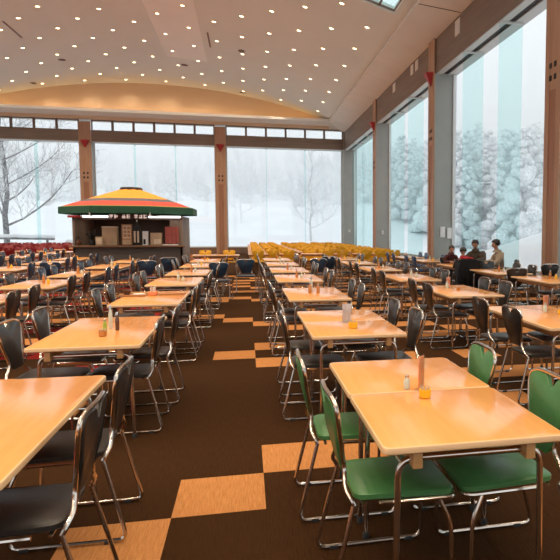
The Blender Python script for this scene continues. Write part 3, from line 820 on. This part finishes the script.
def meal(x, y):
    t = thing('serving_tray', 'tray with a dark bowl on the third table of the row facing the green chairs', 'tray', (-1.41, 8.30, TZ), .0)
    bm = bmesh.new(); box(bm, -.17, .17, -.12, .12, 0, .012, .004); box(bm, -.17, .17, -.12, -.11, .01, .025, .002); box(bm, -.17, .17, .11, .12, .01, .025, .002); obj('tray_base', bm, M['tan'], t)
    b = thing('soup_bowl', 'dark round bowl on the tray', 'bowl', (-1.475, 8.33, TZ + .013))
    bm = bmesh.new(); lathe(bm, [(.03, 0), (.035, .01), (.065, .06), (.06, .06), (.03, .015), (.003, .015)], 16); obj('bowl_body', bm, M['soy'], b)
    bm = bmesh.new(); lathe(bm, [(.055, .045), (.055, .048)], 16); obj('soup', bm, M['amber'], b)
    b = thing('plate', 'pale plate on the tray beside the dark bowl', 'plate', (-1.325, 8.28, TZ + .013))
    bm = bmesh.new(); lathe(bm, [(.04, 0), (.075, .012), (.073, .015), (.04, .006), (.002, .006)], 18); obj('plate_body', bm, M['white'], b)
    t = thing('serving_tray', 'flat tray at the aisle end of the third table facing the green chairs', 'tray', (-.945, 8.42, TZ), 0)
    bm = bmesh.new(); box(bm, -.15, .15, -.11, .11, 0, .012, .004); box(bm, -.15, .15, -.11, -.10, .01, .024, .002); obj('tray_base', bm, M['tan'], t)
    b = thing('carry_basket', 'orange basket with two cups at mid table of the third table', 'basket', (-1.17, 8.36, TZ))
    bm = bmesh.new(); box(bm, -.048, .048, -.09, .09, 0, .05, .01); obj('basket_body', bm, M['ocard'], b)
    bm = bmesh.new(); tube(bm, fillet([(0, -.085, .045), (0, -.08, .11), (0, .08, .11), (0, .085, .045)], .03), .006, 6); obj('handle', bm, M['tan'], b)
    for s in (-1, 1):
        bm = bmesh.new(); lathe(bm, [(.025, .05), (.03, .10), (.027, .10), (.022, .052)], 12, (0, s * .04, 0)); obj('cup', bm, M['white'], b)
meal(0, 0)
for rk, skipn in (('R', 3), ('L', 3), ('S', 2), ('T', 0), ('M', 0), ('N', 0), ('O', 0)):
    phrase, x, ys = ROWS[rk]
    for i, y in enumerate(ys):
        if i < skipn: continue
        q = random.Random(i * 7 + ord(rk)); yy = y + .8 + q.uniform(-.06, .06); xx = x + q.uniform(-.05, .05)
        bottle(xx, yy, 'sauce bottle on the %s table of the %s' % (ordw[i], phrase), q.choice(['amber', 'salt', 'amber']), .15)
        bottle(xx + .08, yy - .06, 'short shaker on the %s table of the %s' % (ordw[i], phrase), q.choice(['salt', 'yel']), .09)

# ------------------------------------------------------------------ people at the window-row table
def skin_mesh(name, verts, edges, radii, mat, parent, root=0, sub=1):
    me = bpy.data.meshes.new(name); me.from_pydata(verts, edges, []); o = bpy.data.objects.new(name, me); C.objects.link(o)
    md = o.modifiers.new('skin', 'SKIN'); md.use_smooth_shade = True; md.branch_smoothing = .6
    sk = me.skin_vertices[0].data
    for i, r in enumerate(radii):
        sk[i].radius = (r, r) if not isinstance(r, tuple) else r
        sk[i].use_root = (i == root)
    if sub: o.modifiers.new('sub', 'SUBSURF').levels = sub; o.modifiers['sub'].render_levels = sub
    dg = bpy.context.evaluated_depsgraph_get(); m2 = bpy.data.meshes.new_from_object(o.evaluated_get(dg)); m2.name = name
    bpy.data.objects.remove(o); bpy.data.meshes.remove(me)
    m2.materials.clear(); m2.materials.append(mat); m2.polygons.foreach_set('use_smooth', [True] * len(m2.polygons))
    o = bpy.data.objects.new(name, m2); C.objects.link(o); o.parent = parent; return o

M.update(skinm=pbr('skin', (.46, .245, .16), .55, noise=(.43, .22, .14), scale=12), hair=pbr('black_hair', (.012, .009, .008), .45, noise=(.03, .022, .018), scale=20, stretch=(6, 6, .6)),
         olive=pbr('olive_jacket', (.085, .06, .038), .85, noise=(.065, .045, .03), scale=10), sand=pbr('beige_coat', (.36, .29, .21), .9, noise=(.30, .24, .17), scale=10), maroon=pbr('maroon_top', (.06, .014, .014), .85, noise=(.085, .02, .018), scale=9),
         redtop=pbr('red_top', (.42, .02, .03), .85, noise=(.36, .018, .026), scale=9), trousers=pbr('dark_trousers', (.03, .03, .036), .9, noise=(.04, .04, .046), scale=9), shoe=pbr('dark_shoe', (.02, .018, .016), .6),
         jacketm=pbr('black_jacket', (.010, .010, .012), .8, noise=(.016, .016, .018), scale=9, bump=.3), eye=pbr('eye', (.02, .015, .012), .2), lip=pbr('lip', (.32, .11, .09), .5))
def person(label, x, y, rz, ts, lean, top, hair, hand=(.40, .09), down=.05, turn=0., bob=False):
    """seated figure facing +x; ts scales trunk, head and arms, lean bends the trunk forward"""
    t = thing('person', label, 'person', (x, y, 0), rz)
    B = V((0, 0, .525))
    def T(px, py, pz):   # trunk point: height pz above the seat, bent forward by lean
        return V((px * ts + lean * pz * 1.0, py * ts, B.z + pz * ts * math.cos(lean * .8)))
    neck = T(.01, 0, .55); 
    def H(px, py, pz):   # head point relative to the neck top, turned and nodded
        c, s = math.cos(turn), math.sin(turn); X, Y = px * c - py * s, px * s + py * c
        return neck + V((X + down * pz * 2, Y, pz - down * X * 2)) * ts
    v, e, r = [], [], []
    def add(p, rad, link=None):
        v.append(tuple(p)); r.append(rad)
        if link is not None: e.append((link, len(v) - 1))
        return len(v) - 1
    s0 = add(T(0, 0, .07), (.13 * ts, .095 * ts)); s1 = add(T(0, 0, .25), (.135 * ts, .10 * ts), s0); s2 = add(T(0, 0, .42), (.15 * ts, .105 * ts), s1); s3 = add(T(0, 0, .50), .075 * ts, s2)
    nk = add(neck, .052 * ts, s3); h0 = add(H(.015, 0, .07), .062 * ts, nk); h1 = add(H(.02, 0, .125), (.078 * ts, .082 * ts), h0); h2 = add(H(.01, 0, .19), (.076 * ts, .085 * ts), h1); h3 = add(H(0, 0, .235), .045 * ts, h2)
    add(H(.115, 0, .115), .014 * ts, h1)                                   # nose
    for s in (-1, 1): add(H(.0, s * .092, .115), .018 * ts, h1)            # ears
    sleeves = []
    for s in (-1, 1):
        a = add(T(0, s * .165, .45), .062 * ts, s2); b = add(T(.10, s * .235, .24), .045 * ts, a)
        w = V((hand[0] * ts + lean * .2, s * hand[1], TZ + .045)); c = add(w, .028 * ts, b)
        d = (w - V(v[b])).normalized(); pl = w + V((d.x, d.y, 0)).normalized() * .055 * ts; pl.z = TZ + .03; p = add(pl, (.03 * ts, .017 * ts), c)
        f = V((d.x, d.y, 0)).normalized(); sd = V((-f.y, f.x, 0))
        for k, ln in enumerate((.062, .072, .068, .052)):
            o_ = sd * (k - 1.5) * .019 * ts
            q = add(pl + f * .035 * ts + o_, .0085 * ts, p); q = add(pl + f * (.035 + ln * .5) * ts + o_ + V((0, 0, .006)), .008 * ts, q); add(pl + f * (.035 + ln) * ts + o_ * 1.05 + V((0, 0, -.010)), .0065 * ts, q)
        q = add(pl - f * .01 * ts - sd * s * .035 * ts, .010 * ts, p); add(pl + f * .03 * ts - sd * s * .05 * ts, .0085 * ts, q)
        sleeves.append((a, b, c))
    legs = []
    for s in (-1, 1):
        a = add(V((.06, s * .085, .555)), .075, s0); k = add(V((.37, s * .10, .515)), .052, a); an = add(V((.33, s * .10, .095)), .036, k); to = add(V((.46, s * .105, .045)), .034, an)
        legs.append((a, k, an, to))
    body = skin_mesh('body', v, e, r, M['skinm'], t)
    # clothing follows the same joints, a little thicker
    def cloth(name, idx, pairs, grow, mat):
        mp = {i: n_ for n_, i in enumerate(idx)}
        rr = [(r[i][0] + grow, r[i][1] + grow) if isinstance(r[i], tuple) else r[i] + grow for i in idx]
        return skin_mesh(name, [v[i] for i in idx], [(mp[a], mp[b]) for a, b in pairs], rr, M[mat], t)
    idx = [s0, s1, s2, s3] + [i for sl in sleeves for i in sl[:2]]; pr = [(s0, s1), (s1, s2), (s2, s3)] + [(s2, sl[0]) for sl in sleeves] + [(sl[0], sl[1]) for sl in sleeves]
    for sl in sleeves:   # cuff just above the wrist
        cu = V(v[sl[1]]).lerp(V(v[sl[2]]), .86); v.append(tuple(cu)); r.append(.032 * ts); idx.append(len(v) - 1); pr.append((sl[1], len(v) - 1))
    keep = r[s0]; r[s0] = (.10 * ts, .07 * ts)
    cloth('jacket', idx, pr, .055 * ts if top in ('sand', 'olive') else .022 * ts, top)
    r[s0] = keep
    idx = [s0] + [i for l in legs for i in l[:3]]; pr = [(s0, l[0]) for l in legs] + [(l[0], l[1]) for l in legs] + [(l[1], l[2]) for l in legs]
    cloth('trousers', idx, pr, .012, 'trousers')
    for l in legs: skin_mesh('shoe', [v[l[2]][:2] + (.06,), v[l[3]]], [(0, 1)], [.046, .040], M['shoe'], t)
    # collar
    bm = bmesh.new(); c = T(.005, 0, .525); lathe(bm, [(.12 * ts, -.03), (.085 * ts, .04), (.065 * ts, .035), (.07 * ts, -.02)], 16, c); obj('neck_collar', bm, M[top if top != 'jacketm' else 'redtop'], t)
    # hair: a cap round the skull, open over the face
    bm = bmesh.new(); bmesh.ops.create_uvsphere(bm, u_segments=24, v_segments=14, radius=1)
    rn = random.Random(len(label))
    for q in bm.verts:
        p = q.co.copy(); rad = 1 + .05 * math.sin(p.x * 9 + p.y * 7) * math.cos(p.z * 8)
        low = -.62 if bob else -.30
        p.z = max(p.z, low - .1 * abs(p.y))
        if p.x > .45 and p.z < .30: p.x = .45 - .25 * (.30 - p.z)
        q.co = H(p.x * .112 * rad - .004, p.y * .102 * rad, .168 + p.z * .098 * rad)
    obj('hair', bm, M['hair'], t)
    for s in (-1, 1):
        bm = bmesh.new(); bmesh.ops.create_uvsphere(bm, u_segments=8, v_segments=6, radius=.011 * ts)
        for q in bm.verts: q.co += H(.088, s * .034, .135)
        obj('eye', bm, M['eye'], t)
    bm = bmesh.new(); bmesh.ops.create_uvsphere(bm, u_segments=10, v_segments=6, radius=1)
    for q in bm.verts: q.co = H(.088 + q.co.x * .008, q.co.y * .024, .068 + q.co.z * .007)
    obj('mouth', bm, M['lip'], t)
    return t
PX, PY0 = 5.13, 13.75
table(PX, PY0 + .7925, 1.585, 'wooden table by the tall window with four people sitting round it', 'long cafeteria tables')
seats = [(6.045, 15.85, -PI * .68, 'black chair under the person in the olive jacket'), (6.13, 14.09, PI - .15, 'black chair under the person in the beige coat'), (5.25, 15.72, -PI / 2, 'black chair under the small person in maroon at the table end'),
         (4.80, 13.34, PI / 2, 'black chair with the black jacket hung over its back')]
for x, y, rz, lab in seats: chair(x, y, rz, 'black', lab, 'chairs with people on them')
person('person with short dark hair in an olive jacket looking down at the table', 6.0, 15.75, -PI * .68, .97, .10, 'olive', 0, down=.16)
person('person with bobbed dark hair in a beige coat leaning over the table', 6.05, 14.1, PI - .15, 1.02, .22, 'sand', 0, down=.10, bob=True)
person('small person in a maroon top leaning arms on the table end', 5.25, 15.7, -PI / 2, .80, .16, 'maroon', 0, hand=(.42, .08), down=.14)
person('small person seen from behind in black with a red collar', 4.80, 13.36, PI / 2, .80, .05, 'jacketm', 0, hand=(.42, .10), down=.08)
# the black jacket hung over the chair back
def hung_jacket():
    t = thing('hung_jacket', 'black jacket hung over the chair back behind the person in red', 'jacket', (4.80, 13.34, 0), PI / 2)
    bm = bmesh.new(); n1, n2 = 16, 22; g = []
    for i in range(n1 + 1):
        yv = -.29 + .58 * i / n1; row = []
        for j in range(n2 + 1):
            s = j / n2; fold = .014 * math.sin(i * 1.9) * abs(s - .3) * 2
            if s < .3: a = s / .3; px, pz = -.245 + .0 * a, .56 + (.90 - .56) * a
            elif s < .42: a = (s - .3) / .12; px, pz = -.245 - .05 * (1 - math.cos(a * PI)), .90 + .02 * math.sin(a * PI)
            else: a = (s - .42) / .58; px, pz = -.345 - .06 * math.sin(a * 2.2), .90 - .62 * a
            droop = .05 * (abs(yv) / .29) ** 3
            row.append(bm.verts.new((px + fold, yv, pz - droop)))
        g.append(row)
    for i in range(n1):
        for j in range(n2): bm.faces.new((g[i][j], g[i + 1][j], g[i + 1][j + 1], g[i][j + 1]))
    bmesh.ops.solidify(bm, geom=bm.faces[:], thickness=.025); obj('jacket_body', bm, M['jacketm'], t)
    for s in (-1, 1):
        bm = bmesh.new(); tube(bm, [(-.33, s * .27, .84), (-.37, s * .31, .62), (-.38, s * .30, .36)], .055, 8, r2=.045); obj('sleeve', bm, M['jacketm'], t)
    bm = bmesh.new(); tube(bm, [(-.26, -.10, .925), (-.30, 0, .94), (-.26, .10, .925)], .028, 8); obj('collar', bm, M['redtop'], t)
hung_jacket()

# ------------------------------------------------------------------ the snowy outdoors
def sst(a, b, x):
    t = min(1, max(0, (x - a) / (b - a))); return t * t * (3 - 2 * t)
def gz(x, y):
    z = -.35
    z += 6.2 * sst(50, 105, y) + 17. * sst(105, 210, y) * (.8 + .2 * math.sin(x * .03 + .6))
    z += 2.9 * sst(9.5, 17, x) * sst(44, 24, y) + 7 * sst(18, 75, x) * sst(150, 60, y)
    z += .5 * sst(46.5, 56, y) * (math.sin(x * .21) * math.sin(y * .17) + .4 * math.sin(x * .6 + y * .5)) * (1 if y > 46.5 else 0)
    z += 9 * sst(-24, -100, x)
    return z
def terrain():
    bm = bmesh.new(); xs = [-160 + 4 * i for i in range(81)]; ys = [-60 + 4 * j for j in range(86)]
    xs = sorted(set(xs + [8 + .8 * i for i in range(16)])); ys = sorted(set(ys + [45 + 1. * i for i in range(16)]))
    g = [[bm.verts.new((x, y, gz(x, y))) for y in ys] for x in xs]
    for i in range(len(xs) - 1):
        for j in range(len(ys) - 1): bm.faces.new((g[i][j], g[i + 1][j], g[i + 1][j + 1], g[i][j + 1]))
    struct(obj('ground', bm, M['snow']))
terrain()
def blob_unit():
    bm = bmesh.new(); bmesh.ops.create_icosphere(bm, subdivisions=1, radius=1); bm.verts.ensure_lookup_table()
    vv = [v.co.copy() for v in bm.verts]; ff = [tuple(v.index for v in f.verts) for f in bm.faces]; bm.free(); return vv, ff
BV, BF = blob_unit()
def forest(name, label, pts, hr, seed, mat='frost'):
    """every tree is a tapering heap of ragged snow-laden clumps"""
    q = random.Random(seed); vs = []; fs = []
    for x, y in pts:
        h = q.uniform(*hr); z = gz(x, y) - .4; w = h * q.uniform(.17, .26); n_ = 48
        for k in range(n_):
            a = k / (n_ - 1); wr = w * (1.15 - .95 * a); th = k * 2.4 + q.uniform(-.5, .5); rr = wr * q.uniform(.24, .40) + .16
            cx, cy, cz = x + math.cos(th) * wr * q.uniform(.3, .95), y + math.sin(th) * wr * q.uniform(.3, .95), z + h * (.05 + .90 * a)
            o = len(vs); p1_, p2_, p3_ = q.uniform(0, 6), q.uniform(0, 6), q.uniform(0, 6)
            for v in BV:
                d = 1 + .15 * math.sin(5 * v.x + p1_) * math.sin(5 * v.y + p2_) + .22 * math.sin(7 * v.z + p3_ + 3 * v.x) + q.uniform(-.32, .32)
                vs.append((cx + v.x * rr * d, cy + v.y * rr * d, cz + v.z * rr * .8 * d))
            fs += [tuple(i + o for i in f) for f in BF]
    me = bpy.data.meshes.new(name); me.from_pydata(vs, [], fs); me.materials.append(M[mat]); me.polygons.foreach_set('use_smooth', [True] * len(me.polygons)); o = bpy.data.objects.new(name, me); C.objects.link(o)
    tag(o, label, 'trees', None, 'stuff')
q = random.Random(11); pts = []
while len(pts) < 330:
    y = q.uniform(48, 150); x = y * q.uniform(.13, .66)
    if x > 20 + .1 * max(0, 60 - y): pts.append((x, y))
forest('forest', 'pale frosted trees in the mist beyond the side windows', pts, (7, 13.), 3)
pts = [(q.uniform(-75, 30), q.uniform(112, 205)) for _ in range(260)]
forest('woodland', 'faint snowy woodland on the hill beyond the back windows', pts, (4, 7), 5)

def bare_tree(x, y, h, seed, label, spread=1., trunk_r=.17, levels=4, mat=('bark', 'twig')):
    q = random.Random(seed); z0 = gz(x, y) - .2
    t = thing('bare_tree', label, 'tree', (x, y, z0))
    tb, bb = bmesh.new(), bmesh.new()
    pts = [V((q.uniform(-.05, .05) * k, q.uniform(-.05, .05) * k, h * k / 9)) for k in range(10)]
    tube(tb, pts, trunk_r, 8, r2=trunk_r * .22)
    def branch(p, d, ln, r, lev):
        n_ = 5; P = [p.copy()]; dd = d.copy()
        for k in range(n_):
            dd = (dd + V((q.uniform(-.18, .18), q.uniform(-.18, .18), .07 + q.uniform(-.05, .1)))).normalized(); P.append(P[-1] + dd * ln / n_)
        tube(tb if lev == 0 else bb, P, r, 5 if lev < 2 else 3, r2=r * .35, cap=False)
        if lev < levels - 1:
            for k in range(1, n_ + 1):
                for _ in range(2 if lev < 2 else 1):
                    a = q.uniform(0, 2 * PI); side = dd.cross(V((math.cos(a), math.sin(a), .3))).normalized()
                    branch(P[k], (dd * .75 + side * .8 + V((0, 0, -.05 if lev else .12))).normalized(), ln * q.uniform(.3, .48), r * .5, lev + 1)
    for k in range(18):
        f = .16 + .80 * k / 18; i = f * 9; p = pts[int(i)].lerp(pts[min(9, int(i) + 1)], i % 1)
        a = k * 2.4 + q.uniform(-.4, .4); ln = h * spread * (.36 * (1 - f) + .10) * q.uniform(.8, 1.2)
        branch(p, V((math.cos(a), math.sin(a), .35)).normalized(), ln, trunk_r * (.34 * (1 - f) + .08), 0)
    obj('trunk', tb, M[mat[0]], t); o = obj('twigs', bb, M[mat[1]], t); o['kind'] = 'stuff'
bare_tree(-19.6, 58.5, 15.5, 4, 'bare snow-laden tree with dark trunk outside the outer back window', 1.1, .26)
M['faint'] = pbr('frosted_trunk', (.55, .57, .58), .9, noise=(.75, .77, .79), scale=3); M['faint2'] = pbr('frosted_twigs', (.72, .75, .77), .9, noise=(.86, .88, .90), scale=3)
bare_tree(6.6, 66., 11., 9, 'frosted thin tree outside the back window nearest the corner', .8, .14, 4, ('faint', 'faint2'))
bare_tree(-.6, 76., 9., 13, 'faint frosted tree beyond the middle of the corner back window', 1.2, .12, 4, ('faint2', 'faint2'))
# snow covered timber railing outside the outer back window
def railing(x0, x1, y, label):
    t = thing('railing', label, 'railing', (x0, y, gz(x0, y)))
    L_ = x1 - x0
    for k in range(3):
        bm = bmesh.new(); tube(bm, [(L_ * (.08 + .42 * k), 0, -.1), (L_ * (.08 + .42 * k), 0, 1.15)], .09, 8); obj('post', bm, M['bark'], t)
    bm = bmesh.new(); tube(bm, [(0, 0, 1.1), (L_, 0, 1.0)], .10, 8); obj('rail', bm, M['bark'], t)
    bm = bmesh.new(); tube(bm, [(L_ * k / 12, 0, 1.26 - .1 * k / 12 + .02 * math.sin(k * 2.)) for k in range(13)], .14, 8); obj('snow_cap', bm, M['snow'], t)
railing(-20.5, -14.2, 52., 'snow covered log railing outside the outermost back window')
railing(-13.2, -10.6, 51.2, 'short snow covered railing outside beside the kiosk')
# a wire strung across the side hillside
bm = bmesh.new(); tube(bm, [(19.5, 56, 6.1), (24., 55, 6.25), (29., 54, 6.6)], .035, 5); tag(obj('overhead_wire', bm, M['snow']), 'snow covered wire crossing the hillside beyond the side window', 'wire')


# snow mist lying outdoors
def mist(name, x0, x1, y0, y1, z0, z1, den, label):
    m, nt, N, L = new_mat(name); out = N.new('ShaderNodeOutputMaterial'); s = N.new('ShaderNodeVolumeScatter')
    s.inputs['Color'].default_value = (1, 1, 1, 1); s.inputs['Density'].default_value = den; s.inputs['Anisotropy'].default_value = .3; L.new(s.outputs[0], out.inputs['Volume'])
    bm = bmesh.new(); box(bm, x0, x1, y0, y1, z0, z1); o = obj(name, bm, m, smooth=False); tag(o, label, 'mist', None, 'stuff')
mist('mist', -110, 17.5, 68, 240, -2, 45, .021, 'white snow mist hanging over the hill beyond the back windows')
mist('haze', 18, 110, 20, 160, -2, 40, .021, 'white snow mist among the trees beyond the side windows')
# ------------------------------------------------------------------ light and view
def world():
    w = bpy.data.worlds.new('overcast'); bpy.context.scene.world = w; w.use_nodes = True
    nt = w.node_tree; nt.nodes.clear(); out = nt.nodes.new('ShaderNodeOutputWorld'); b = nt.nodes.new('ShaderNodeBackground')
    b.inputs[0].default_value = (.93, .97, 1., 1); b.inputs[1].default_value = 1.32; nt.links.new(b.outputs[0], out.inputs[0])
world()
sc = bpy.context.scene
sc.view_settings.view_transform = 'Standard'; sc.view_settings.look = 'None'; sc.view_settings.gamma = 1; sc.view_settings.use_curve_mapping = False
sc.view_settings.exposure = 0
sc.cycles.max_bounces = 10; sc.cycles.diffuse_bounces = 5; sc.cycles.transparent_max_bounces = 24; sc.cycles.sample_clamp_indirect = 6
sc.cycles.use_denoising = True; sc.cycles.volume_bounces = 4; sc.cycles.max_bounces = 12
